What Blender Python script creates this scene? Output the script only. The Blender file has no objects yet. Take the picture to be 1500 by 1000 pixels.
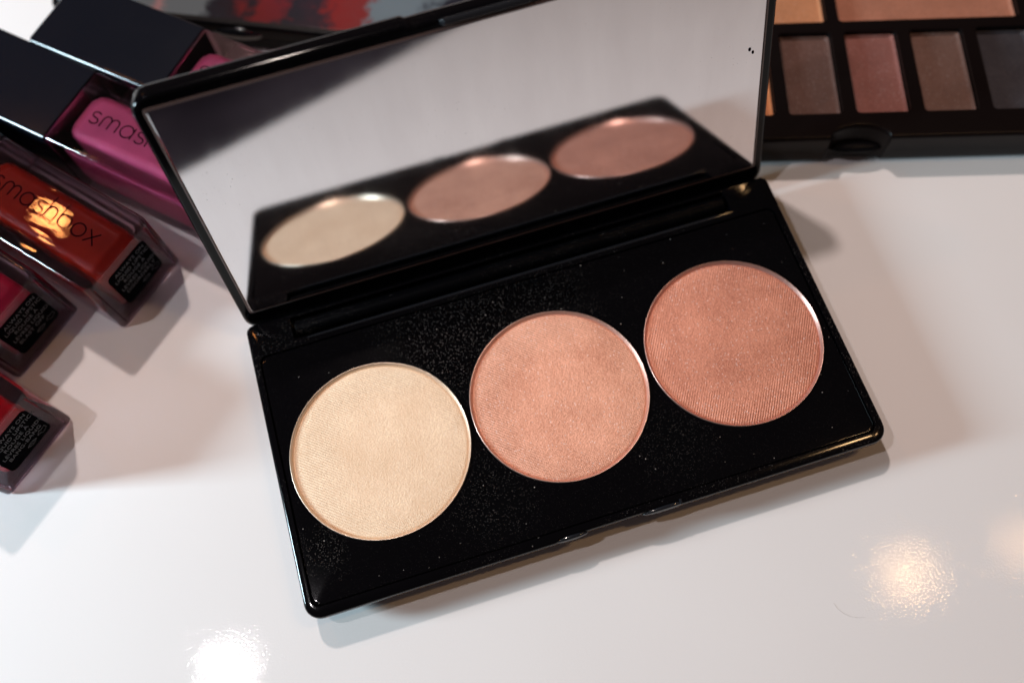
import bpy, bmesh, math, random
from mathutils import Vector, Matrix

random.seed(7)
S = 0.001                       # every builder below works in millimetres
scene = bpy.context.scene
col = scene.collection
R = math.radians

# ------------------------------------------------------------------ camera
cd = bpy.data.cameras.new('camera')
cam = bpy.data.objects.new('camera', cd)
col.objects.link(cam)
CAM = Vector((-18.921, -55.467, 183.328)) * S
rx = Vector((0.95567335, -0.29129381, -0.04285289))
ry = Vector((-0.28601257, -0.88391797, -0.36998085))
rz = Vector((0.06989469, 0.3658373, -0.92805054))
m = Matrix.Identity(4)
for i in range(3):
    m[i][0], m[i][1], m[i][2] = rx[i], -ry[i], -rz[i]
m.translation = CAM
cam.matrix_world = m
cd.sensor_width = 36.0
cd.lens = 1351.36 / 1500 * 36.0
cd.clip_start = 0.005
cd.clip_end = 20
cd.dof.use_dof = True
cd.dof.focus_distance = 0.178
cd.dof.aperture_fstop = 7.5
scene.camera = cam

# ------------------------------------------------------------------ world
w = bpy.data.worlds.new('World')
scene.world = w
w.use_nodes = True
bgn = w.node_tree.nodes['Background']
bgn.inputs[0].default_value = (1.0, 0.72, 0.68, 1)
bgn.inputs[1].default_value = 0.05

# ------------------------------------------------------------------ lamps
def aim(o, target):
    d = Vector(target) - o.location
    o.rotation_euler = d.to_track_quat('-Z', 'Y').to_euler()

def area(name, loc, target, sx, sy, power, colr):
    l = bpy.data.lights.new(name, 'AREA')
    l.shape = 'RECTANGLE'
    l.size, l.size_y = sx, sy
    l.energy = power
    l.color = colr
    o = bpy.data.objects.new(name, l)
    col.objects.link(o)
    o.location = loc
    aim(o, target)
    return o

def bulb(name, base, d, dist, radius, power, colr):
    """a ceiling bulb seen from the point base (mm) in direction d"""
    l = bpy.data.lights.new(name, 'POINT')
    l.shadow_soft_size = radius
    l.energy = power
    l.color = colr
    o = bpy.data.objects.new(name, l)
    col.objects.link(o)
    o.location = Vector(base) * S + Vector(d).normalized() * dist
    return o

# window, low on the left
WD = Vector((-0.98 * math.cos(R(22)), 0.194 * math.cos(R(22)), math.sin(R(22))))
area('window_light', Vector((-60, 0, 5)) * S + WD * 0.50, Vector((-40, 0, 0)) * S, 0.06, 0.11, 3.6, (0.66, 0.88, 1.0))
# ceiling bulbs; the table mirrors three of them
bulb('bulb_behind', (60, -15, 10), (-0.20, 0.68, 1.0), 0.9, 0.020, 12.6, (1.0, 0.83, 0.77))
bulb('bulb_left', (-75.8, -30.1, 0), (-0.294, 0.131, 0.947), 0.55, 0.009, 2.0, (1.0, 0.93, 0.96))
bulb('bulb_right', (53.1, -52.2, 0), (0.365, 0.016, 0.931), 1.0, 0.024, 2.6, (1.0, 0.60, 0.28))
bulb('bulb_far_right', (76.9, -54.3, 0), (0.463, 0.006, 0.886), 1.05, 0.022, 1.2, (1.0, 0.56, 0.26))
bulb('bulb_warm', (-86, 66, 20), (-0.43, 0.72, 1.0), 0.9, 0.019, 1.0, (1.0, 0.36, 0.10))

scene.view_settings.view_transform = 'Standard'
scene.view_settings.look = 'None'
scene.view_settings.exposure = 0.0
scene.view_settings.gamma = 1.0
scene.render.engine = 'CYCLES'
scene.cycles.use_denoising = True
scene.cycles.denoiser = 'OPENIMAGEDENOISE'
scene.cycles.max_bounces = 16
scene.cycles.transmission_bounces = 12
scene.cycles.transparent_max_bounces = 16
scene.cycles.glossy_bounces = 6
scene.cycles.caustics_reflective = True
scene.cycles.caustics_refractive = True
scene.cycles.sample_clamp_indirect = 6.0
scene.cycles.blur_glossy = 0.4

# ------------------------------------------------------------------ materials
def new_mat(name):
    mt = bpy.data.materials.new(name)
    mt.use_nodes = True
    nt = mt.node_tree
    b = nt.nodes['Principled BSDF']
    return mt, nt, b

def N(nt, kind, **kw):
    n = nt.nodes.new(kind)
    for k, v in kw.items():
        if k.startswith('i_'):
            key = k[2:]
            n.inputs[int(key) if key.isdigit() else key].default_value = v
        else:
            setattr(n, k, v)
    return n

def L(nt, a, b):
    nt.links.new(a, b)

def mmcoord(nt, scale=1000.0, rot=(0, 0, 0)):
    tc = N(nt, 'ShaderNodeTexCoord')
    mp = N(nt, 'ShaderNodeMapping')
    mp.inputs['Scale'].default_value = (scale,) * 3
    mp.inputs['Rotation'].default_value = rot
    L(nt, tc.outputs['Object'], mp.inputs[0])
    return mp.outputs[0]

def math_(nt, op, a, b=None, c=None, clamp=False):
    n = N(nt, 'ShaderNodeMath', operation=op)
    n.use_clamp = clamp
    for i, x in enumerate((a, b, c)):
        if x is None:
            continue
        if isinstance(x, (int, float)):
            n.inputs[i].default_value = x
        else:
            L(nt, x, n.inputs[i])
    return n.outputs[0]

def ramp(nt, fac, stops):
    r = N(nt, 'ShaderNodeValToRGB')
    e = r.color_ramp.elements
    while len(e) > 1:
        e.remove(e[-1])
    e[0].position = stops[0][0]
    e[0].color = (*stops[0][1], 1)
    for p_, c_ in stops[1:]:
        x = e.new(p_)
        x.color = (*c_, 1)
    L(nt, fac, r.inputs[0])
    return r.outputs[0]

def noise(nt, vec, scale, detail=2.0, rough=0.5, out='Fac'):
    n = N(nt, 'ShaderNodeTexNoise')
    n.inputs['Scale'].default_value = scale
    n.inputs['Detail'].default_value = detail
    n.inputs['Roughness'].default_value = rough
    L(nt, vec, n.inputs['Vector'])
    return n.outputs[out]

def specks(nt, vec, scale, size, keep):
    """sparse round specks: voronoi cells of which a random share carries a dot"""
    v = N(nt, 'ShaderNodeTexVoronoi')
    v.inputs['Scale'].default_value = scale
    L(nt, vec, v.inputs['Vector'])
    sep = N(nt, 'ShaderNodeSeparateColor')
    L(nt, v.outputs['Color'], sep.inputs[0])
    pick = math_(nt, 'LESS_THAN', sep.outputs[0], keep)
    rad = math_(nt, 'MULTIPLY', sep.outputs[1], size)
    dot = math_(nt, 'LESS_THAN', v.outputs['Distance'], rad)
    return math_(nt, 'MULTIPLY', pick, dot), sep.outputs[2]

def plastic(name, base=(0.0012, 0.0012, 0.0018), rough=0.16, dust=0.0, spec=0.35, blobs=None):
    mt, nt, b = new_mat(name)
    b.inputs['Roughness'].default_value = rough
    b.inputs['Specular IOR Level'].default_value = spec
    vec = mmcoord(nt)
    sm = noise(nt, vec, 0.05, 4, 0.6)
    rr = math_(nt, 'MULTIPLY_ADD', sm, 0.08, rough - 0.04)
    L(nt, rr, b.inputs['Roughness'])
    if dust > 0:
        s1, c1 = specks(nt, vec, 6.0, 0.40, 0.42)
        s2, c2 = specks(nt, vec, 0.85, 0.10, 0.35)
        patch = noise(nt, vec, 0.055, 3, 0.6)
        pm = N(nt, 'ShaderNodeMapRange')
        pm.inputs['From Min'].default_value = 0.47
        pm.inputs['From Max'].default_value = 0.66
        L(nt, patch, pm.inputs[0])
        patchy = pm.outputs[0]
        if blobs:                       # loose powder gathers round the pans that get used
            sp = N(nt, 'ShaderNodeSeparateXYZ')
            L(nt, vec, sp.inputs[0])
            tot = None
            wob = math_(nt, 'MULTIPLY_ADD', noise(nt, vec, 0.2, 4, 0.7), 14.0, -7.0)
            for bx, by, br, bw in blobs:
                ddx = math_(nt, 'SUBTRACT', sp.outputs[0], bx)
                ddy = math_(nt, 'SUBTRACT', sp.outputs[1], by)
                dd = math_(nt, 'SQRT', math_(nt, 'ADD', math_(nt, 'MULTIPLY', ddx, ddx), math_(nt, 'MULTIPLY', ddy, ddy)))
                dd = math_(nt, 'ADD', dd, wob)
                k = N(nt, 'ShaderNodeMapRange')
                k.inputs['From Min'].default_value = br
                k.inputs['From Max'].default_value = br * 0.3
                k.inputs['To Max'].default_value = bw
                L(nt, dd, k.inputs[0])
                tot = k.outputs[0] if tot is None else math_(nt, 'ADD', tot, k.outputs[0], clamp=True)
            patchy = tot
        fine = math_(nt, 'MULTIPLY', s1, math_(nt, 'MULTIPLY', patchy, c1))
        big = math_(nt, 'MULTIPLY', s2, c2)
        allm = math_(nt, 'MULTIPLY', math_(nt, 'ADD', fine, big, clamp=True), dust, clamp=True)
        mx = N(nt, 'ShaderNodeMix', data_type='RGBA')
        L(nt, allm, mx.inputs[0])
        mx.inputs[6].default_value = (*base, 1)
        mx.inputs[7].default_value = (0.62, 0.55, 0.50, 1)
        L(nt, mx.outputs[2], b.inputs['Base Color'])
    else:
        b.inputs['Base Color'].default_value = (*base, 1)
    return mt

def powder(name, colr, dark, line_rot, seed, sparkle=0.5, worn=11.0, ctr=(0, 0), metal=0.15, period=0.47, lines=1.0, grain=1.0):
    mt, nt, b = new_mat(name)
    vec = mmcoord(nt)
    vr = mmcoord(nt, 1000.0, (0, 0, line_rot))
    # woven press lines, rubbed away where the powder has been used
    sep = N(nt, 'ShaderNodeSeparateXYZ')
    L(nt, vr, sep.inputs[0])
    wob = noise(nt, vec, 0.5, 1)
    ph = math_(nt, 'ADD', math_(nt, 'MULTIPLY', sep.outputs[1], 2 * math.pi / period), math_(nt, 'MULTIPLY', wob, 1.2))
    line = math_(nt, 'MULTIPLY_ADD', math_(nt, 'SINE', ph), 0.5, 0.5)
    ph2 = math_(nt, 'MULTIPLY', sep.outputs[0], 2 * math.pi / (period * 0.72))
    cross = math_(nt, 'MULTIPLY_ADD', math_(nt, 'SINE', ph2), 0.22, 0.78)
    weave = math_(nt, 'MULTIPLY', line, cross)
    sp = N(nt, 'ShaderNodeSeparateXYZ')
    L(nt, vec, sp.inputs[0])
    dx = math_(nt, 'SUBTRACT', sp.outputs[0], ctr[0])
    dy = math_(nt, 'SUBTRACT', sp.outputs[1], ctr[1])
    d = math_(nt, 'SQRT', math_(nt, 'ADD', math_(nt, 'MULTIPLY', dx, dx), math_(nt, 'MULTIPLY', dy, dy)))
    d = math_(nt, 'ADD', d, math_(nt, 'MULTIPLY', math_(nt, 'SUBTRACT', noise(nt, vec, 0.16, 3), 0.5), 9.0))
    mr = N(nt, 'ShaderNodeMapRange')
    mr.inputs['From Min'].default_value = worn - 2
    mr.inputs['From Max'].default_value = worn + 6
    L(nt, d, mr.inputs[0])
    wl = math_(nt, 'MULTIPLY', weave, mr.outputs[0])
    g1 = noise(nt, vec, 3.2, 3, 0.65)
    g2 = noise(nt, vec, 0.8, 2, 0.5)
    h = math_(nt, 'ADD', math_(nt, 'MULTIPLY', wl, 0.55 * lines), math_(nt, 'MULTIPLY', g1, 0.95 * grain))
    h = math_(nt, 'ADD', h, math_(nt, 'MULTIPLY', g2, 0.35 * grain))
    bp = N(nt, 'ShaderNodeBump')
    bp.inputs['Strength'].default_value = 0.75
    bp.inputs['Distance'].default_value = 0.00016
    L(nt, h, bp.inputs['Height'])
    L(nt, bp.outputs[0], b.inputs['Normal'])
    big = noise(nt, vec, 0.11, 4, 0.6)
    f = math_(nt, 'ADD', math_(nt, 'MULTIPLY', big, 0.40), math_(nt, 'MULTIPLY', g1, 0.60))
    cr = ramp(nt, f, [(0.36, dark), (0.52, colr), (0.66, tuple(min(1, c * 1.18 + 0.02) for c in colr))])
    # pearl flecks
    s1, c1 = specks(nt, vec, 2.6, 0.42, 0.30)
    s2, c2 = specks(nt, vec, 1.3, 0.22, 0.20)
    fl = math_(nt, 'MULTIPLY', math_(nt, 'ADD', s1, s2, clamp=True), sparkle)
    mx = N(nt, 'ShaderNodeMix', data_type='RGBA')
    L(nt, fl, mx.inputs[0])
    L(nt, cr, mx.inputs[6])
    mx.inputs[7].default_value = (*[min(1, c * 0.6 + 0.42) for c in colr], 1)
    L(nt, mx.outputs[2], b.inputs['Base Color'])
    b.inputs['Roughness'].default_value = 0.46
    b.inputs['Metallic'].default_value = metal
    b.inputs['Sheen Weight'].default_value = 0.15
    return mt

def metal(name, colr=(0.82, 0.80, 0.79), rough=0.22, met=0.55):
    mt, nt, b = new_mat(name)
    vec = mmcoord(nt)
    L(nt, math_(nt, 'MULTIPLY_ADD', noise(nt, vec, 1.5, 3), 0.25, rough - 0.1), b.inputs['Roughness'])
    b.inputs['Metallic'].default_value = met
    b.inputs['Base Color'].default_value = (*colr, 1)
    return mt

M = {}
# table: white lacquer with faint orange peel and a few specks
mt, nt, b = new_mat('white_lacquer')
vec = mmcoord(nt)
s1, c1 = specks(nt, vec, 0.085, 0.022, 0.35)
tint = ramp(nt, noise(nt, vec, 0.012, 3), [(0.3, (0.81, 0.785, 0.775)), (0.7, (0.84, 0.82, 0.81))])
mx = N(nt, 'ShaderNodeMix', data_type='RGBA')
L(nt, math_(nt, 'MULTIPLY', s1, 0.55), mx.inputs[0])
L(nt, tint, mx.inputs[6])
mx.inputs[7].default_value = (0.12, 0.09, 0.08, 1)
L(nt, mx.outputs[2], b.inputs['Base Color'])
b.inputs['Roughness'].default_value = 0.03
b.inputs['Specular IOR Level'].default_value = 0.11
bp = N(nt, 'ShaderNodeBump')
bp.inputs['Strength'].default_value = 0.112
bp.inputs['Distance'].default_value = 0.00012
hh = math_(nt, 'ADD', noise(nt, vec, 2.1, 1, 0.5), math_(nt, 'MULTIPLY', noise(nt, vec, 0.45, 2), 0.3))
L(nt, hh, bp.inputs['Height'])
L(nt, bp.outputs[0], b.inputs['Normal'])
M['table'] = mt

mt, nt, b = new_mat('dark_floor')
vec = mmcoord(nt)
L(nt, ramp(nt, noise(nt, vec, 0.0012, 4, 0.55), [(0.38, (0.12, 0.13, 0.21)), (0.62, (0.40, 0.43, 0.60))]), b.inputs['Base Color'])
b.inputs['Roughness'].default_value = 0.8
M['floor'] = mt

M['base'] = plastic('black_gloss', dust=0.28, rough=0.09, spec=0.3)
M['insert'] = plastic('black_panel', dust=0.85, rough=0.07, spec=0.3, blobs=[(-18, 20, 17, 0.8), (2, 22, 15, 0.6), (-20, -16, 11, 0.5), (-53, -16, 7, 0.8), (18, -16, 11, 0.3), (-22, 12, 8, 0.6), (0, 0, 90, 0.07)])
M['lid'] = plastic('black_lid', dust=0.10, rough=0.10, spec=0.20)
M['cap'] = plastic('black_cap', base=(0.005, 0.006, 0.010), rough=0.14, spec=0.35)
M['palette'] = plastic('black_palette', base=(0.005, 0.003, 0.003), rough=0.30, spec=0.14)
M['palette2'] = plastic('black_case', base=(0.004, 0.004, 0.005), rough=0.34, spec=0.08)
M['hinge'] = plastic('hinge_plastic', dust=0.4, rough=0.40, spec=0.06)
M['glass_edge'] = plastic('glass_edge', base=(0.10, 0.062, 0.055), rough=0.22, spec=0.4)
M['label'] = plastic('label_black', base=(0.004, 0.004, 0.005), rough=0.25, spec=0.0)
M['ink'] = plastic('black_ink', base=(0.004, 0.002, 0.003), rough=0.35, spec=0.0)
M['rim'] = metal('pan_metal', (0.80, 0.72, 0.69), 0.32)
M['clasp'] = plastic('clasp_gloss', base=(0.01, 0.012, 0.015), rough=0.10, spec=1.0)
mt, nt, b = new_mat('silver_print')
b.inputs['Base Color'].default_value = (0.16, 0.16, 0.17, 1)
b.inputs['Roughness'].default_value = 0.5
b.inputs['Specular IOR Level'].default_value = 0.0
M['print'] = mt
mt, nt, b = new_mat('dark_fibre')
b.inputs['Base Color'].default_value = (0.60, 0.57, 0.56, 1)
b.inputs['Roughness'].default_value = 0.5
M['fibre'] = mt

# mirror: silvered glass with a little powder dust on it
mt, nt, b = new_mat('mirror_glass')
vec = mmcoord(nt)
b.inputs['Metallic'].default_value = 1.0
b.inputs['Roughness'].default_value = 0.012
s1, c1 = specks(nt, vec, 2.2, 0.22, 0.30)
pm = N(nt, 'ShaderNodeMapRange')
pm.inputs['From Min'].default_value = 0.45
pm.inputs['From Max'].default_value = 0.75
L(nt, noise(nt, vec, 0.07, 3), pm.inputs[0])
dm = math_(nt, 'MULTIPLY', math_(nt, 'MULTIPLY', s1, c1), math_(nt, 'MULTIPLY_ADD', pm.outputs[0], 0.4, 0.08))
mx = N(nt, 'ShaderNodeMix', data_type='RGBA')
L(nt, dm, mx.inputs[0])
mx.inputs[6].default_value = (0.83, 0.81, 0.82, 1)
mx.inputs[7].default_value = (0.6, 0.55, 0.52, 1)
L(nt, mx.outputs[2], b.inputs['Base Color'])
L(nt, math_(nt, 'SUBTRACT', 1.0, dm), b.inputs['Metallic'])
mp = N(nt, 'ShaderNodeMapping')
mp.inputs['Scale'].default_value = (1.0, 0.25, 0.25)
L(nt, vec, mp.inputs[0])
smear = noise(nt, mp.outputs[0], 0.16, 4, 0.6)
L(nt, math_(nt, 'ADD', math_(nt, 'MULTIPLY', dm, 0.5), math_(nt, 'MULTIPLY_ADD', smear, 0.06, 0.022)), b.inputs['Roughness'])
mx6 = ramp(nt, smear, [(0.3, (0.80, 0.775, 0.785)), (0.7, (0.86, 0.84, 0.85))])
L(nt, mx6, mx.inputs[6])
M['mirror'] = mt

# clear acrylic of the bottles
def acrylic(name, tint):
    mt = bpy.data.materials.new(name)
    mt.use_nodes = True
    nt = mt.node_tree
    nt.nodes.remove(nt.nodes['Principled BSDF'])
    out = nt.nodes['Material Output']
    tr = N(nt, 'ShaderNodeBsdfTransparent')
    tr.inputs[0].default_value = (0.88, 0.68, 0.70, 1)
    gl = N(nt, 'ShaderNodeBsdfGlass')
    gl.inputs['Color'].default_value = (*tint, 1)
    gl.inputs['Roughness'].default_value = 0.0
    gl.inputs['IOR'].default_value = 1.45
    vec = mmcoord(nt)
    bp = N(nt, 'ShaderNodeBump')
    bp.inputs['Strength'].default_value = 0.22
    bp.inputs['Distance'].default_value = 0.0004
    mp = N(nt, 'ShaderNodeMapping')
    mp.inputs['Scale'].default_value = (1.0, 0.30, 1.0)
    L(nt, vec, mp.inputs[0])
    L(nt, noise(nt, mp.outputs[0], 0.22, 2, 0.5), bp.inputs['Height'])
    L(nt, bp.outputs[0], gl.inputs['Normal'])
    mixs = N(nt, 'ShaderNodeMixShader')
    mixs.inputs[0].default_value = 0.90
    L(nt, tr.outputs[0], mixs.inputs[1])
    L(nt, gl.outputs[0], mixs.inputs[2])
    L(nt, mixs.outputs[0], out.inputs[0])
    return mt

def liquid(name, colr):
    mt, nt, b = new_mat(name)
    vec = mmcoord(nt)
    sw = noise(nt, vec, 0.12, 3, 0.6)
    L(nt, ramp(nt, sw, [(0.3, tuple(c * 0.8 for c in colr)), (0.65, colr)]), b.inputs['Base Color'])
    b.inputs['Roughness'].default_value = 0.28
    b.inputs['Specular IOR Level'].default_value = 0.15
    return mt

# ------------------------------------------------------------------ mesh helpers
class MB:
    def __init__(self):
        self.v, self.f = [], []
    def add(self, vs, fs):
        o = len(self.v)
        self.v += [tuple(x) for x in vs]
        self.f += [tuple(i + o for i in q) for q in fs]
    def rings(self, rs, cap0=True, cap1=True, close=True):
        o = len(self.v)
        n = len(rs[0])
        for r in rs:
            self.v += [tuple(x) for x in r]
        for k in range(len(rs) - 1):
            for i in range(n if close else n - 1):
                a, c = o + k * n + i, o + k * n + (i + 1) % n
                self.f.append((a, c, c + n, a + n))
        if cap0:
            self.f.append(tuple(o + i for i in reversed(range(n))))
        if cap1:
            self.f.append(tuple(o + (len(rs) - 1) * n + i for i in range(n)))
    def ribbon(self, pts, width, z, up=0.02, close=False):
        """flat raised stroke in the xy plane"""
        n = len(pts)
        lo, hi = [], []
        for i, q in enumerate(pts):
            a = pts[(i - 1) % n] if (close or i > 0) else q
            c = pts[(i + 1) % n] if (close or i < n - 1) else q
            t = Vector((c[0] - a[0], c[1] - a[1]))
            t = t.normalized() if t.length > 1e-9 else Vector((1, 0))
            nn = Vector((-t.y, t.x)) * width / 2
            lo.append((q[0] - nn.x, q[1] - nn.y))
            hi.append((q[0] + nn.x, q[1] + nn.y))
        o = len(self.v)
        for i in range(n):
            self.v += [(*lo[i], z), (*hi[i], z), (*hi[i], z + up), (*lo[i], z + up)]
        for i in range(n if close else n - 1):
            a, c = o + 4 * i, o + 4 * ((i + 1) % n)
            for j in range(4):
                k = (j + 1) % 4
                self.f.append((a + j, c + j, c + k, a + k))
        if not close:
            self.f += [(o, o + 1, o + 2, o + 3), (o + 4 * n - 1, o + 4 * n - 2, o + 4 * n - 3, o + 4 * n - 4)]
    def build(self, name, mat, parent=None, smooth=True, xf=None, angle=40, bevel=0.0, seg=2):
        bm = bmesh.new()
        vs = [bm.verts.new((xf @ Vector(x) if xf else Vector(x)) * S) for x in self.v]
        for q in self.f:
            try:
                bm.faces.new([vs[i] for i in q])
            except ValueError:
                pass
        bmesh.ops.recalc_face_normals(bm, faces=bm.faces)
        if bevel > 0:
            es = [e for e in bm.edges if len(e.link_faces) == 2 and e.calc_face_angle(0) > R(50)]
            bmesh.ops.bevel(bm, geom=es, offset=bevel * S, segments=seg, profile=0.6, affect='EDGES', clamp_overlap=True)
        return finish(bm, name, mat, parent, smooth, angle)

def finish(bm, name, mat, parent=None, smooth=True, angle=40):
    me = bpy.data.meshes.new(name)
    for f in bm.faces:
        f.smooth = smooth
    if smooth:
        for e in bm.edges:
            if len(e.link_faces) == 2 and e.calc_face_angle(0) > R(angle):
                e.smooth = False
    bm.to_mesh(me)
    bm.free()
    if mat:
        me.materials.append(mat)
    o = bpy.data.objects.new(name, me)
    col.objects.link(o)
    if smooth:
        wn = o.modifiers.new('weighted_normal', 'WEIGHTED_NORMAL')
        wn.weight = 100
        wn.keep_sharp = True
    if parent:
        o.parent = parent
    return o

def thing(name, label, cat, loc=(0, 0, 0), rotz=0, group=None):
    o = bpy.data.objects.new(name, None)
    col.objects.link(o)
    o.empty_display_size = 0.01
    o.location = Vector(loc) * S
    o.rotation_euler = (0, 0, rotz)
    tag(o, label, cat, group)
    return o

def tag(o, label=None, cat=None, group=None, kind=None):
    if label: o['label'] = label
    if cat: o['category'] = cat
    if group: o['group'] = group
    if kind: o['kind'] = kind
    return o

def rrect(x0, x1, y0, y1, r, seg=6, rb=None):
    """counter-clockwise rounded rectangle"""
    r = max(r, 0.02)
    q = max(rb, 0.02) if rb is not None else r
    pts = []
    for cx, cy, a0, r in ((x1 - r, y0 + r, -90, r), (x1 - q, y1 - q, 0, q), (x0 + q, y1 - q, 90, q), (x0 + r, y0 + r, 180, r)):
        for k in range(seg + 1):
            a = R(a0 + 90 * k / seg)
            pts.append((cx + r * math.cos(a), cy + r * math.sin(a)))
    return pts

def notched(x0, x1, y0, y1, r, side, n0, n1, depth, seg=6, rb=None):
    """rounded rectangle with a shallow finger notch in its lower ('front') or upper ('back') long side"""
    p = rrect(x0, x1, y0, y1, r, seg, rb)
    if side == 'front':          # between the last corner (x0,y0) and the first (x1,y0)
        return p + [(n0, y0), (n0 + 1.6, y0 + depth), (n1 - 1.0, y0 + depth), (n1, y0)]
    k = 2 * (seg + 1)
    return p[:k] + [(n1, y1), (n1 - 0.7, y1 - depth), (n0 + 0.7, y1 - depth), (n0, y1)] + p[k:]

def lift(pts, z):
    return [(x, y, z) for x, y in pts]

def plate_with_holes(mb_or_none, outer, holes, z):
    """triangulated face at height z with holes; returns (verts, faces)"""
    bm = bmesh.new()
    es = []
    for loop in [outer] + holes:
        vs = [bm.verts.new((x, y, z)) for x, y in loop]
        for i in range(len(vs)):
            es.append(bm.edges.new((vs[i], vs[(i + 1) % len(vs)])))
    bmesh.ops.triangle_fill(bm, use_beauty=True, use_dissolve=False, edges=es, normal=(0, 0, 1))
    bm.verts.index_update()
    v = [tuple(x.co) for x in bm.verts]
    f = [tuple(x.index for x in q.verts) for q in bm.faces]
    bm.free()
    return v, f

def weld(o, dist=0.001):
    bm = bmesh.new()
    bm.from_mesh(o.data)
    bmesh.ops.remove_doubles(bm, verts=bm.verts, dist=dist * S)
    bmesh.ops.recalc_face_normals(bm, faces=bm.faces)
    for e in bm.edges:
        e.smooth = not (len(e.link_faces) == 2 and e.calc_face_angle(0) > R(40))
    bm.to_mesh(o.data)
    bm.free()
    return o

def box(x0, x1, y0, y1, z0, z1):
    mb = MB()
    mb.rings([lift([(x0, y0), (x1, y0), (x1, y1), (x0, y1)], z) for z in (z0, z1)])
    return mb

def circle(cx, cy, r, n=96):
    return [(cx + r * math.cos(2 * math.pi * i / n), cy + r * math.sin(2 * math.pi * i / n)) for i in range(n)]

def text_mesh(name, body, size, xf, mat, parent, spacing=1.0, xscale=1.0, align='LEFT'):
    cu = bpy.data.curves.new(name, 'FONT')
    cu.body = body
    cu.size = size
    cu.extrude = 0.008
    cu.resolution_u = 3
    cu.space_character = spacing
    cu.align_x = align
    tmp = bpy.data.objects.new('tmp_text', cu)
    col.objects.link(tmp)
    dg = bpy.context.evaluated_depsgraph_get()
    me = bpy.data.meshes.new_from_object(tmp.evaluated_get(dg))
    bpy.data.objects.remove(tmp)
    bpy.data.curves.remove(cu)
    me.name = name
    for v in me.vertices:
        v.co = (xf @ Vector((v.co.x * xscale, v.co.y, v.co.z))) * S
    me.materials.clear()
    me.materials.append(mat)
    o = bpy.data.objects.new(name, me)
    col.objects.link(o)
    o.parent = parent
    return o

# ------------------------------------------------------------------ setting
A = Vector((-89 - 0.75 * 480, -104 + 0.661 * 480))
B = Vector((-89 + 0.75 * 620, -104 - 0.661 * 620))
nb = Vector((0.661, 0.75)) * 820
tp = [A, B, B + nb, A + nb]
mb = MB()
mb.rings([lift([(q.x, q.y) for q in tp], z) for z in (-24, 0)])
table = mb.build('table_top', M['table'], bevel=1.2, seg=3)
tag(table, kind='structure')
mb = MB()
mb.rings([lift([(-9000, -9000), (9000, -9000), (9000, 9000), (-9000, 9000)], z) for z in (-760, -740)])
fl = mb.build('floor', M['floor'], smooth=False)
tag(fl, kind='structure')

# ------------------------------------------------------------------ highlighter compact
compact = thing('makeup_compact', 'open black mirrored compact with three round powder pans, standing in the centre of the table', 'makeup palette')
ZT = 8.0
X0, X1, Y0, Y1 = -58.0, 58.2, -28.0, 34.0
prof = [(4.6, 0), (4.1, 0.5), (1.3, 4.1), (0.3, 5.6), (0.0, 6.3), (0.0, 7.3), (0.18, 7.75), (0.6, ZT)]
rings = [lift(notched(X0 + i, X1 - i, Y0 + i, Y1 - i, 3.2 - 0.5 * i, 'front', -9.7, 15.7, 0.55, rb=1.6 - 0.3 * i), z) for i, z in prof]
mb = MB()
mb.rings(rings, cap0=True, cap1=False)
outer = [(x, y) for x, y, z in rings[-1]]
hole1 = rrect(-56.45, 56.45, -25.9, 26.3, 1.6)
hole2 = rrect(-48.6, 47.95, 28.0, 33.0, 0.4)
v, f = plate_with_holes(None, outer, [hole1, hole2], ZT)
mb.add(v, f)
mb.rings([lift(hole1, ZT), lift(hole1, 6.0)], cap0=False, cap1=True)
mb.rings([lift(hole2, ZT), lift(hole2, 4.4)], cap0=False, cap1=True)
base = weld(mb.build('base', M['base'], compact))

SP = 37.024
mb = MB()
ins = rrect(-56.22, 56.22, -25.67, 26.07, 1.5)
ins2 = rrect(-56.0, 56.0, -25.45, 25.85, 1.3)
holes = [circle(c, 0, 18.12) for c in (-SP, 0, SP)]
v, f = plate_with_holes(None, ins2, holes, 7.88)
mb.add(v, f)
mb.rings([lift(ins2, 7.88), lift(ins, 7.7), lift(ins, 6.02)], cap0=False, cap1=False)
for h in holes:
    mb.rings([lift(h, 7.88), lift(h, 6.02)], cap0=False, cap1=False)
weld(mb.build('tray_panel', M['insert'], compact))

# hinge barrel in the trough
mb = MB()
seg = 20
def ring_x(x, r):
    return [(x, 30.9 + r * math.cos(2 * math.pi * i / seg), 6.1 + r * math.sin(2 * math.pi * i / seg)) for i in range(seg)]
mb.rings([ring_x(-48.0, 1.5), ring_x(-47.7, 1.8), ring_x(47.1, 1.8), ring_x(47.4, 1.5)])
mb.build('hinge_barrel', M['hinge'], compact)

# clasp catch in the front notch: added bumps and end piece shaped for glints
def glint_bump(cx, cy, cz, ax, ay, az):
    mb = MB()
    rs = []
    for k in range(9):
        ph = R(-80 + 160 * k / 8)
        rs.append([(cx + ax * math.sin(ph), cy + ay * math.cos(ph) * math.cos(t), cz + az * math.cos(ph) * math.sin(t)) for t in [2 * math.pi * i / 16 for i in range(16)]])
    mb.rings(rs)
    return mb.build('clasp_glint_bump', M['clasp'], compact, angle=80)
glint_bump(12.2, -27.62, 7.0, 4.6, 0.55, 1.05)
glint_bump(-6.6, -27.62, 7.1, 3.4, 0.55, 0.9)
mb = MB()
mb.add([(14.4, -28.0, 5.2), (15.6, -28.0, 5.2), (15.6, -27.0, 5.2), (14.4, -27.0, 5.2),
        (15.15, -28.0, 7.9), (15.6, -28.0, 7.9), (15.6, -27.0, 8.25), (15.15, -27.0, 8.25)],
       [(0, 1, 2, 3), (4, 5, 6, 7), (0, 1, 5, 4), (1, 2, 6, 5), (2, 3, 7, 6), (3, 0, 4, 7)])
mb.build('clasp_glint_end', M['clasp'], compact, bevel=0.12, seg=2)

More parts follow.
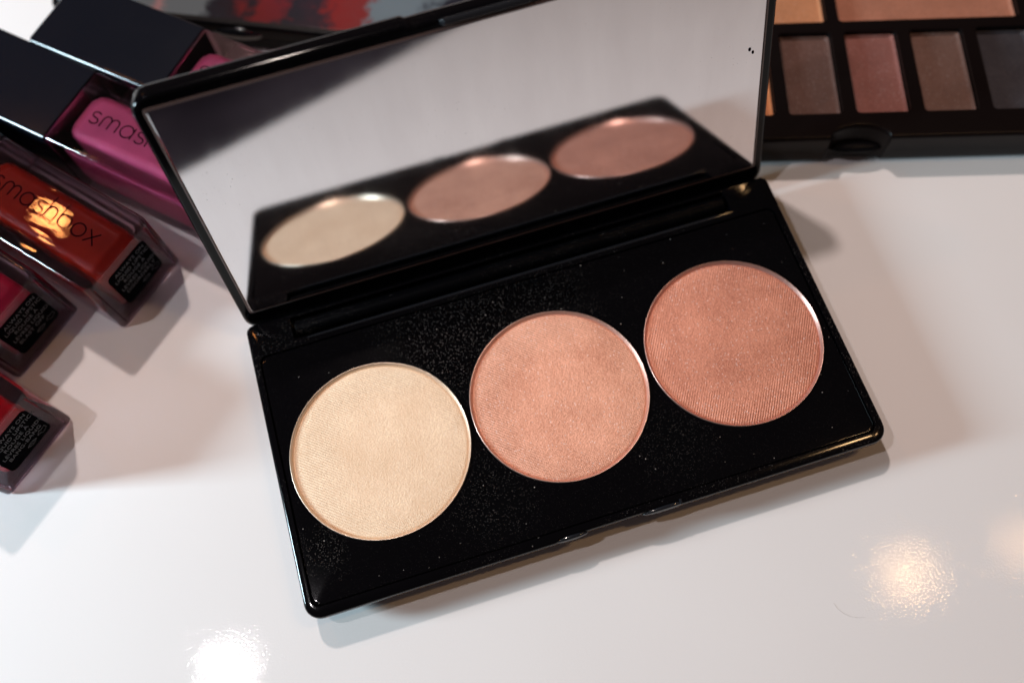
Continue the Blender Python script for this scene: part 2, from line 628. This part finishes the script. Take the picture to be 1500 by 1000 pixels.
# ridge along the front of the hinge trough
mb = MB()
mb.rings([[(x, 27.62 + dy * q, 8.0 + dz * q) for dy, dz in ((-0.36, -0.05), (-0.30, 0.16), (-0.12, 0.26), (0.12, 0.26), (0.30, 0.10), (0.34, -0.3))] for x, q in ((-46, 0.25), (-44, 0.7), (-20, 1.0), (44, 1.0), (47.6, 0.6))])
mb.build('hinge_ridge', M['clasp'], compact, angle=80)

# pans
PAN = [
    ('cream', (0.87, 0.64, 0.44), (0.79, 0.55, 0.35), 39.0, 0.30, (-SP + 3, -3), 11.0, 0.15),
    ('peach', (0.78, 0.395, 0.270), (0.60, 0.26, 0.165), 41.0, 0.75, (2, -3), 10.5, 0.38),
    ('rose', (0.67, 0.285, 0.190), (0.48, 0.175, 0.11), -60.0, 0.80, (SP - 1, 1), 12.0, 0.38),
]
PLAB = {'cream': 'pale cream powder with faint woven press lines', 'peach': 'peach pink shimmer powder', 'rose': 'deeper rose bronze shimmer powder'}
for k, (nm, c1, c2, rot, spk, ctr, worn, met) in enumerate(PAN):
    cx = (k - 1) * SP
    mb = MB()
    prof = [(18.0, 6.0), (18.02, 7.95), (17.98, 8.09), (17.91, 8.13), (17.83, 8.09), (17.38, 7.46), (17.32, 7.2)]
    mb.rings([lift(circle(cx, 0, r), z) for r, z in prof], cap0=False, cap1=False)
    pan = mb.build('pan_rim', metal('rim_' + nm, tuple(0.22 + 0.72 * q for q in c1), 0.30, 0.85), compact, angle=60)
    mb = MB()
    rs = [17.36, 17.2, 16.9, 15, 12, 9, 6, 3, 0.6]
    zs = [7.40, 7.50, 7.58, 7.66, 7.69, 7.71, 7.72, 7.72, 7.72]
    mb.rings([lift(circle(cx, 0, r), z) for r, z in zip(rs, zs)], cap0=False, cap1=True)
    pw = mb.build('pressed_powder', powder('powder_' + nm, c1, c2, R(rot), k, spk, worn, ctr, met), pan, angle=80)
    pw['label'] = PLAB[nm]

# lid: local u (x), v (up along the mirror), w (towards the viewer)
a = 0.3196
def lidxf():
    u = Vector((1, 0, 0)); vv = Vector((0, math.sin(a), math.cos(a))); nn = Vector((0, -math.cos(a), math.sin(a)))
    mm = Matrix.Identity(4)
    for i in range(3):
        mm[i][0], mm[i][1], mm[i][2] = u[i], vv[i], nn[i]
    mm.translation = Vector((0, 36.263, 9.894))
    return mm
LX = lidxf()
prof = [(2.2, -5.0), (1.3, -4.85), (0.6, -4.4), (0.15, -3.7), (0.0, -2.9), (0.0, -1.2), (0.08, -0.7), (0.25, -0.3), (0.5, -0.08), (0.9, 0.0)]
mb = MB()
mb.rings([lift(notched(-58.0 + i, 58.1 - i, -6.0 + i, 53.2 - i, 3.6 - 0.4 * i, 'back', -10.5, 14.5, 0.5), z) for i, z in prof])
lid = mb.build('lid', M['lid'], compact, xf=LX)
mb = MB()
g = (-55.7, 55.85, -0.4, 50.75)
mb.rings([lift(rrect(g[0] + i, g[1] - i, g[2] + i, g[3] - i, 0.5, 3), z) for i, z in ((0, 0.01), (0, 0.12), (0.3, 0.3))])
mir = mb.build('mirror', M['mirror'], lid, xf=LX, angle=20)
# polished edge of the mirror glass, seen as a thin brownish line
mb = MB()
go = rrect(g[0] - 0.32, g[1] + 0.32, g[2] - 0.34, g[3] + 0.2, 0.7, 3)
gi = rrect(g[0] + 0.02, g[1] - 0.02, g[2] + 0.02, g[3] - 0.02, 0.5, 3)
mb.rings([lift(go, 0.01), lift(go, 0.16), lift(gi, 0.27), lift(gi, 0.11)], cap0=False, cap1=False)
mb.build('glass_edge', M['glass_edge'], lid, xf=LX, angle=20)
# latch hook at the lid's upper edge
mb = MB()
mb.add([(-4.4, 51.5, 0.0), (12, 51.5, 0.0), (12, 52.7, 0.0), (-4.4, 52.7, 0.0),
        (-3.8, 51.8, 1.3), (11.4, 51.8, 1.3), (11.4, 52.7, 0.9), (-3.8, 52.7, 0.9)],
       [(0, 1, 2, 3), (4, 5, 6, 7), (0, 1, 5, 4), (1, 2, 6, 5), (2, 3, 7, 6), (3, 0, 4, 7)])
mb.build('latch_hook', M['clasp'], lid, xf=LX, bevel=0.25, seg=3)
# two dark specks stuck on the mirror
for (du, dv, rr) in ((52.9, 29.6, 0.30), (53.6, 28.8, 0.27)):
    mb = MB()
    mb.rings([lift([(du + rr * q * math.cos(t), dv + 1.5 * rr * q * math.sin(t)) for t in [2 * math.pi * i / 12 for i in range(12)]], z)
              for q, z in ((1.0, 0.305), (0.8, 0.42), (0.35, 0.5))])
    mb.build('speck', M['ink'], mir, xf=LX)

# ------------------------------------------------------------------ liquid lipstick bottles
HW, HH, LB, LC = 9.75, 20.0, 40.0, 36.0
def arc(cx, cy, rx_, ry_, a0, a1, n=14):
    return [(cx + rx_ * math.cos(R(a0 + (a1 - a0) * i / n)), cy + ry_ * math.sin(R(a0 + (a1 - a0) * i / n))) for i in range(n + 1)]

def logo_strokes():
    """thin single-stroke lower-case word, x-height 1"""
    out = []
    x = 0.0
    def s():
        top = arc(0.36, 0.76, 0.30, 0.24, 30, 270, 14)
        bot = arc(0.36, 0.26, 0.33, 0.26, 90, -150, 14)
        return [top + bot[1:]], 0.98
    def mm():
        return [arc(0.32, 0.62, 0.32, 0.38, 180, 0, 12)[0:] + [(0.64, 0.0)], [(0.0, 0.0), (0.0, 0.62)],
                arc(0.96, 0.62, 0.32, 0.38, 180, 0, 12) + [(1.28, 0.0)]], 1.58
    def aa():
        return [arc(0.48, 0.5, 0.48, 0.5, 0, 360, 28), [(0.96, 1.0), (0.96, 0.0)]], 1.26
    def h():
        return [[(0, 1.75), (0, 0)], arc(0.38, 0.6, 0.38, 0.4, 180, 0, 12) + [(0.76, 0.0)]], 1.08
    def bb():
        return [[(0, 1.75), (0, 0.5)], arc(0.48, 0.5, 0.48, 0.5, 180, 540, 28)], 1.22
    def oo():
        return [arc(0.5, 0.5, 0.5, 0.5, 0, 360, 28)], 1.22
    def xx():
        return [[(0, 0), (0.85, 1.0)], [(0, 1.0), (0.85, 0)]], 0.85
    for fn in (s, mm, aa, s, h, bb, oo, xx):
        st, adv = fn()
        for q in st:
            out.append([(px + x, py) for px, py in q])
        x += adv
    return out, x

STROKES, WLEN = logo_strokes()

def bottle(label, core_col, tint, shade, loc, rot, word=(-2.2, 5.0)):
    t = thing('lipstick_bottle', label, 'lipstick', loc, R(rot), 'liquid lipsticks fanned out on the left')
    # clear body (hollow: outer block and the chamber wall are the two faces of the acrylic)
    mb = MB()
    mb.rings([[(x, y, z) for x, z in rrect(-HW + i, HW - i, 0 + i, HH - i, 1.0, 4)] for y, i in ((0.65, 1.75), (0.06, 1.45), (0.0, 1.2), (0.22, 0.6), (0.6, 0.2), (1.2, 0.0), (LB - 0.1, 0.0))])
    body = mb.build('clear_body', acrylic('acrylic_' + core_col[0], tint), t, angle=50)
    # coloured liquid core with rounded shoulders
    mb = MB()
    rr = []
    for y, i in ((1.8, 2.4), (2.1, 1.2), (2.7, 0.4), (3.6, 0.0), (LB - 4.6, 0.0), (LB - 3.0, 0.4), (LB - 1.9, 1.2), (LB - 1.3, 2.4)):
        rr.append([(x, y, z) for x, z in rrect(-6.0 + i, 6.0 - i, 2.7 + i, 17.3 - i, 2.4, 5)])
    mb.rings(rr)
    mb.build('lip_colour', liquid('liquid_' + core_col[0], core_col[1]), t, angle=70)
    # cap
    mb = MB()
    e = 0.12
    mb.rings([[(x, y, z) for x, z in rrect(-HW - e + i, HW + e - i, 0.0 + i, HH + e - i, 0.9, 4)] for y, i in
              ((LB + 0.15, 0.5), (LB + 0.45, 0.0), (LB + LC - 0.9, 0.0), (LB + LC - 0.3, 0.3), (LB + LC, 0.9))])
    mb.build('cap', M['cap'], t, angle=50)
    mb = MB()
    mb.rings([[(x, y, z) for x, z in rrect(-HW + 0.7, HW - 0.7, 0.8, HH - 0.7, 0.5, 3)] for y in (LB - 0.1, LB + 0.15)])
    mb.build('collar', M['ink'], t)
    # word along the top face: reads towards the bottom end, letter tops towards +x
    hgt = 2.95
    wid = 29.0 / WLEN
    mb = MB()
    for q in STROKES:
        mb.ribbon([(px * wid, py * hgt) for px, py in q], 0.33, 0.0)
    xf = Matrix(((0, 1, 0, word[0]), (-1, 0, 0, LB - word[1]), (0, 0, 1, HH + 0.012), (0, 0, 0, 1)))
    mb.build('lettering', M['ink'], t, xf=xf, smooth=False)
    # black sticker on the bottom end
    lx0, lx1, lz0, lz1 = -5.0, 6.4, 4.2, 15.6
    mb = MB()
    mb.rings([[(x, y, z) for x, z in rrect(lx0, lx1, lz0, lz1, 1.2, 5)] for y in (0.635, 0.58)])
    lab = mb.build('bottom_label', M['label'], t, smooth=False)
    lines = ['ALWAYS ON', 'LIQUID LIPSTICK', 'ROUGE \u00c0', 'L\u00c8VRES LIQUIDE', shade]
    indent = [1.2, 0.3, 1.9, 0.35, 0.9]
    for i, tx in enumerate(lines):
        if not tx:
            continue
        xf = Matrix.Translation((lx0 + 0.55 + indent[i], 0.565, 13.75 - 1.62 * i)) @ Matrix.Rotation(R(90), 4, 'X')
        text_mesh('label_text', tx, 1.42, xf, M['print'], lab, spacing=1.05, xscale=1.02 if len(tx) > 12 else 1.05)
    # little lip outline and pointing hand
    lips = [(-1.3, 0.0), (-0.7, 0.32), (-0.2, 0.52), (0, 0.40), (0.2, 0.52), (0.7, 0.32), (1.3, 0), (0.7, -0.42), (0, -0.6), (-0.7, -0.42)]
    hand = [(-1.2, 0.2), (-0.2, 0.95), (-0.25, 0.55), (0.5, 0.6), (1.15, 0.75), (1.2, -0.3), (0.4, -0.6), (-0.3, -0.55), (-0.4, -0.15), (-1.2, 0.0)]
    for pts, cx, cz, mid in ((lips, 1.6, 5.9, True), (hand, 4.6, 6.0, False)):
        mb = MB()
        mb.ribbon([(px * 0.95, pz * 0.95) for px, pz in pts], 0.10, 0.0, close=True)
        if mid:
            mb.ribbon([(-1.2, 0), (-0.4, 0.05), (0, -0.05), (0.4, 0.05), (1.2, 0)], 0.08, 0.0)
        xf = Matrix.Translation((cx, 0.56, cz)) @ Matrix.Rotation(R(90), 4, 'X')
        mb.build('lip_icon' if mid else 'hand_icon', M['print'], lab, xf=xf, smooth=False)
    return t

PINK = (0.56, 0.095, 0.20)
CLEAR = (0.985, 0.93, 0.99)
bottle('pink liquid lipstick farthest back beside the printed case, mostly behind the mirror lid', ('pink', PINK), CLEAR, '', (-27.4, 68.2, 0), 47.0)
bottle('pink liquid lipstick lying between the orange red one and the farthest back pink one', ('mauve', (0.55, 0.09, 0.20)), CLEAR, '', (-53.3, 63.9, 0), 45.8, (-2.0, 6.0))
bottle('orange red liquid lipstick with glowing amber reflections on its clear top', ('orange', (0.19, 0.007, 0.002)), CLEAR, 'DISORDERLY', (-77.6, 51.8, 0), 41.4, (-1.0, 5.6))
bottle('crimson liquid lipstick lying between the orange red and the bright red ones', ('crimson', (0.28, 0.006, 0.028)), CLEAR, 'BLAST OFF', (-101.2, 47.0, 0), 41.1)
bottle('bright red liquid lipstick nearest the viewer at the left edge of the table', ('red', (0.42, 0.006, 0.013)), CLEAR, 'BANG-BANG', (-105.7, 21.85, 0), 41.2)

# ------------------------------------------------------------------ eyeshadow palette, upper right
pal = thing('eyeshadow_palette', 'open black eyeshadow palette with rectangular brown, rose and navy pans at upper right', 'makeup palette', (62.53, 40.47, 0), R(-16.74))
PZ = 9.4
cells = []
W_, G_ = 11.9, 2.95
for i in range(-1, 6):
    x = 4.2 + i * 14.85
    cells.append((x, x + W_, 6.9, 29.3))
cells.append((-10.6, 15.6, 32.1, 54.5))
cells.append((18.4, 59.4, 32.1, 54.5))
cells.append((62.2, 88.4, 32.1, 54.5))
mb = MB()
def scooped(i, k):
    p = rrect(-15 + i, 94 - i, 0.1 + i, 62 - i, 2.0, 5)
    return p + [(19.2 - 6.6 * math.cos(R(180 * j / 16)), 0.1 + i + k * math.sin(R(180 * j / 16)) ** 1.3) for j in range(17)]
ol = [lift(scooped(i, k), z) for i, k, z in ((0.9, 0.9, 0.0), (0.25, 0.9, 0.8), (0.0, 1.0, 2.0), (0.10, 2.0, 5.0), (0.15, 3.2, 8.6), (0.5, 3.3, 9.2), (1.0, 3.2, PZ))]
mb.rings(ol, cap0=True, cap1=False)
hs = [rrect(c[0], c[1], c[2], c[3], 0.9, 4) for c in cells]
v, f = plate_with_holes(None, [(x, y) for x, y, z in ol[-1]], hs, PZ)
mb.add(v, f)
for h in hs:
    mb.rings([lift(h, PZ), lift(h, PZ - 2.6)], cap0=False, cap1=True)
weld(mb.build('tray', M['palette'], pal))
SHC = [((0.50, 0.15, 0.04), 0.3, 'copper'), ((0.105, 0.043, 0.030), 0.25, 'brown'), ((0.23, 0.078, 0.062), 0.35, 'dusty rose'), ((0.14, 0.068, 0.050), 0.25, 'taupe'),
       ((0.024, 0.020, 0.027), 0.08, 'navy black'), ((0.12, 0.09, 0.08), 0.2, 'grey brown'), ((0.30, 0.2, 0.14), 0.2, 'beige'), ((0.50, 0.20, 0.085), 0.35, 'gold peach'),
       ((0.40, 0.155, 0.09), 0.15, 'warm tan'), ((0.5, 0.35, 0.25), 0.2, 'cream')]
for c, (cc, sp_, nm) in zip(cells, SHC):
    if c[0] > 64:
        continue
    mb = MB()
    mb.rings([lift(rrect(c[0] + i, c[1] - i, c[2] + i, c[3] - i, 0.8, 4), z) for i, z in ((0.06, PZ - 2.55), (0.06, PZ - 1.1), (0.2, PZ - 1.06), (0.3, PZ - 1.3))], cap0=True, cap1=False)
    pn = mb.build('shadow_pan', M['palette'], pal)
    mb = MB()
    mb.rings([lift(rrect(c[0] + i, c[1] - i, c[2] + i, c[3] - i, 0.8, 4), z) for i, z in ((0.22, PZ - 1.2), (0.5, PZ - 1.25), (0.8, PZ - 1.7), (1.3, PZ - 1.75))], cap0=False, cap1=True)
    sh = mb.build('pressed_shadow', powder('shadow_' + nm.replace(' ', '_'), cc, tuple(q * 0.75 for q in cc), 0.3, 0, sp_, 99, (0, 0), 0.05, lines=0.0, grain=0.8), pn)
    sh['label'] = nm + ' pressed eyeshadow'
# the lens-shaped tongue of the lower shell in the thumb scoop
mb = MB()
rs = []
for k in range(7):
    ph = R(-80 + 160 * k / 6)
    q = max(math.cos(ph), 0.03)
    rs.append([(19.2 + 5.9 * q * math.cos(t), 1.2 + 1.5 * q * math.sin(t), 4.6 + 1.0 * math.sin(ph)) for t in [2 * math.pi * i / 24 for i in range(24)]])
mb.rings(rs)
mb.build('thumb_tongue', M['palette2'], pal)

# ------------------------------------------------------------------ printed case, top
case = thing('makeup_case', 'closed black makeup case with smoky red and grey print behind the mirror lid', 'makeup palette', (-88.6, 133.0, 0), R(-26.2))
CZ = 9.0
mb = MB()
mb.rings([lift(rrect(0 + i, 150 - i, 0 + i, 75 - i, 3.0, 6), z) for i, z in ((1.2, 0.0), (0.4, 0.5), (0.1, 1.4), (0.1, 4.2), (0.5, 4.4))])
mb.build('case_base', M['palette2'], case)
mb = MB()
mb.rings([lift(rrect(0 + i, 150 - i, 0 + i, 75 - i, 3.0, 6), z) for i, z in ((0.5, 4.6), (0.0, 4.8), (0.0, 7.9), (0.3, 8.6), (0.9, CZ))])
cl = mb.build('case_lid', M['palette2'], case)
mt, nt, b = new_mat('smoky_print')
vec = mmcoord(nt)
sep = N(nt, 'ShaderNodeSeparateXYZ')
L(nt, vec, sep.inputs[0])
n1 = noise(nt, vec, 0.055, 6, 0.62)
n2 = noise(nt, vec, 0.16, 5, 0.6)
fx = math_(nt, 'ADD', math_(nt, 'MULTIPLY', sep.outputs[0], 1 / 110.0), math_(nt, 'MULTIPLY_ADD', n1, 0.24, -0.12))
fx = math_(nt, 'ADD', fx, math_(nt, 'MULTIPLY_ADD', n2, 0.14, -0.07))
cr = ramp(nt, fx, [(0.0, (0.13, 0.16, 0.18)), (0.24, (0.13, 0.16, 0.18)), (0.29, (0.36, 0.20, 0.21)), (0.33, (0.13, 0.16, 0.18)), (0.375, (0.13, 0.16, 0.18)), (0.40, (0.014, 0.014, 0.022)), (0.45, (0.020, 0.010, 0.016)), (0.485, (0.15, 0.012, 0.014)),
                   (0.54, (0.13, 0.012, 0.018)), (0.57, (0.014, 0.014, 0.022)), (0.615, (0.03, 0.014, 0.022)), (0.645, (0.19, 0.014, 0.014)), (0.70, (0.17, 0.022, 0.022)), (0.725, (0.13, 0.16, 0.18)),
                   (0.83, (0.13, 0.16, 0.18)), (0.87, (0.016, 0.016, 0.024))])  # closing dark stop paints the fade of a gloss reflection into the print
L(nt, cr, b.inputs['Base Color'])
b.inputs['Roughness'].default_value = 0.25
b.inputs['Specular IOR Level'].default_value = 0.12
mb = MB()
mb.rings([lift(rrect(1.6 + i, 148.4 - i, 1.6 + i, 73.4 - i, 2.0, 5), z) for i, z in ((0.0, CZ - 0.02), (0.0, CZ + 0.06), (0.12, CZ + 0.1))])
mb.build('printed_panel', mt, cl)
mb = MB()
rs = []
for k in range(9):
    ph = R(-90 + 180 * k / 8)
    q = max(math.cos(ph), 0.03)
    rs.append([(48 + 6.5 * q * math.cos(t), 0.4 + 1.6 * q * math.sin(t), 6.0 + 2.0 * math.sin(ph)) for t in [2 * math.pi * i / 24 for i in range(24)]])
mb.rings(rs)
mb.build('thumb_tab', M['clasp'], case)

# ------------------------------------------------------------------ a hair on the table
mb = MB()
pts = [(37.4, -53.0), (37.7, -54.2), (38.4, -55.3), (39.4, -56.2), (40.6, -56.8), (42.0, -57.1)]
mb.ribbon(pts, 0.05, 0.0, up=0.05)
hair = mb.build('hair', M['fibre'], None)
tag(hair, 'fine curved hair lying on the white table near the lower right light spot', 'hair')
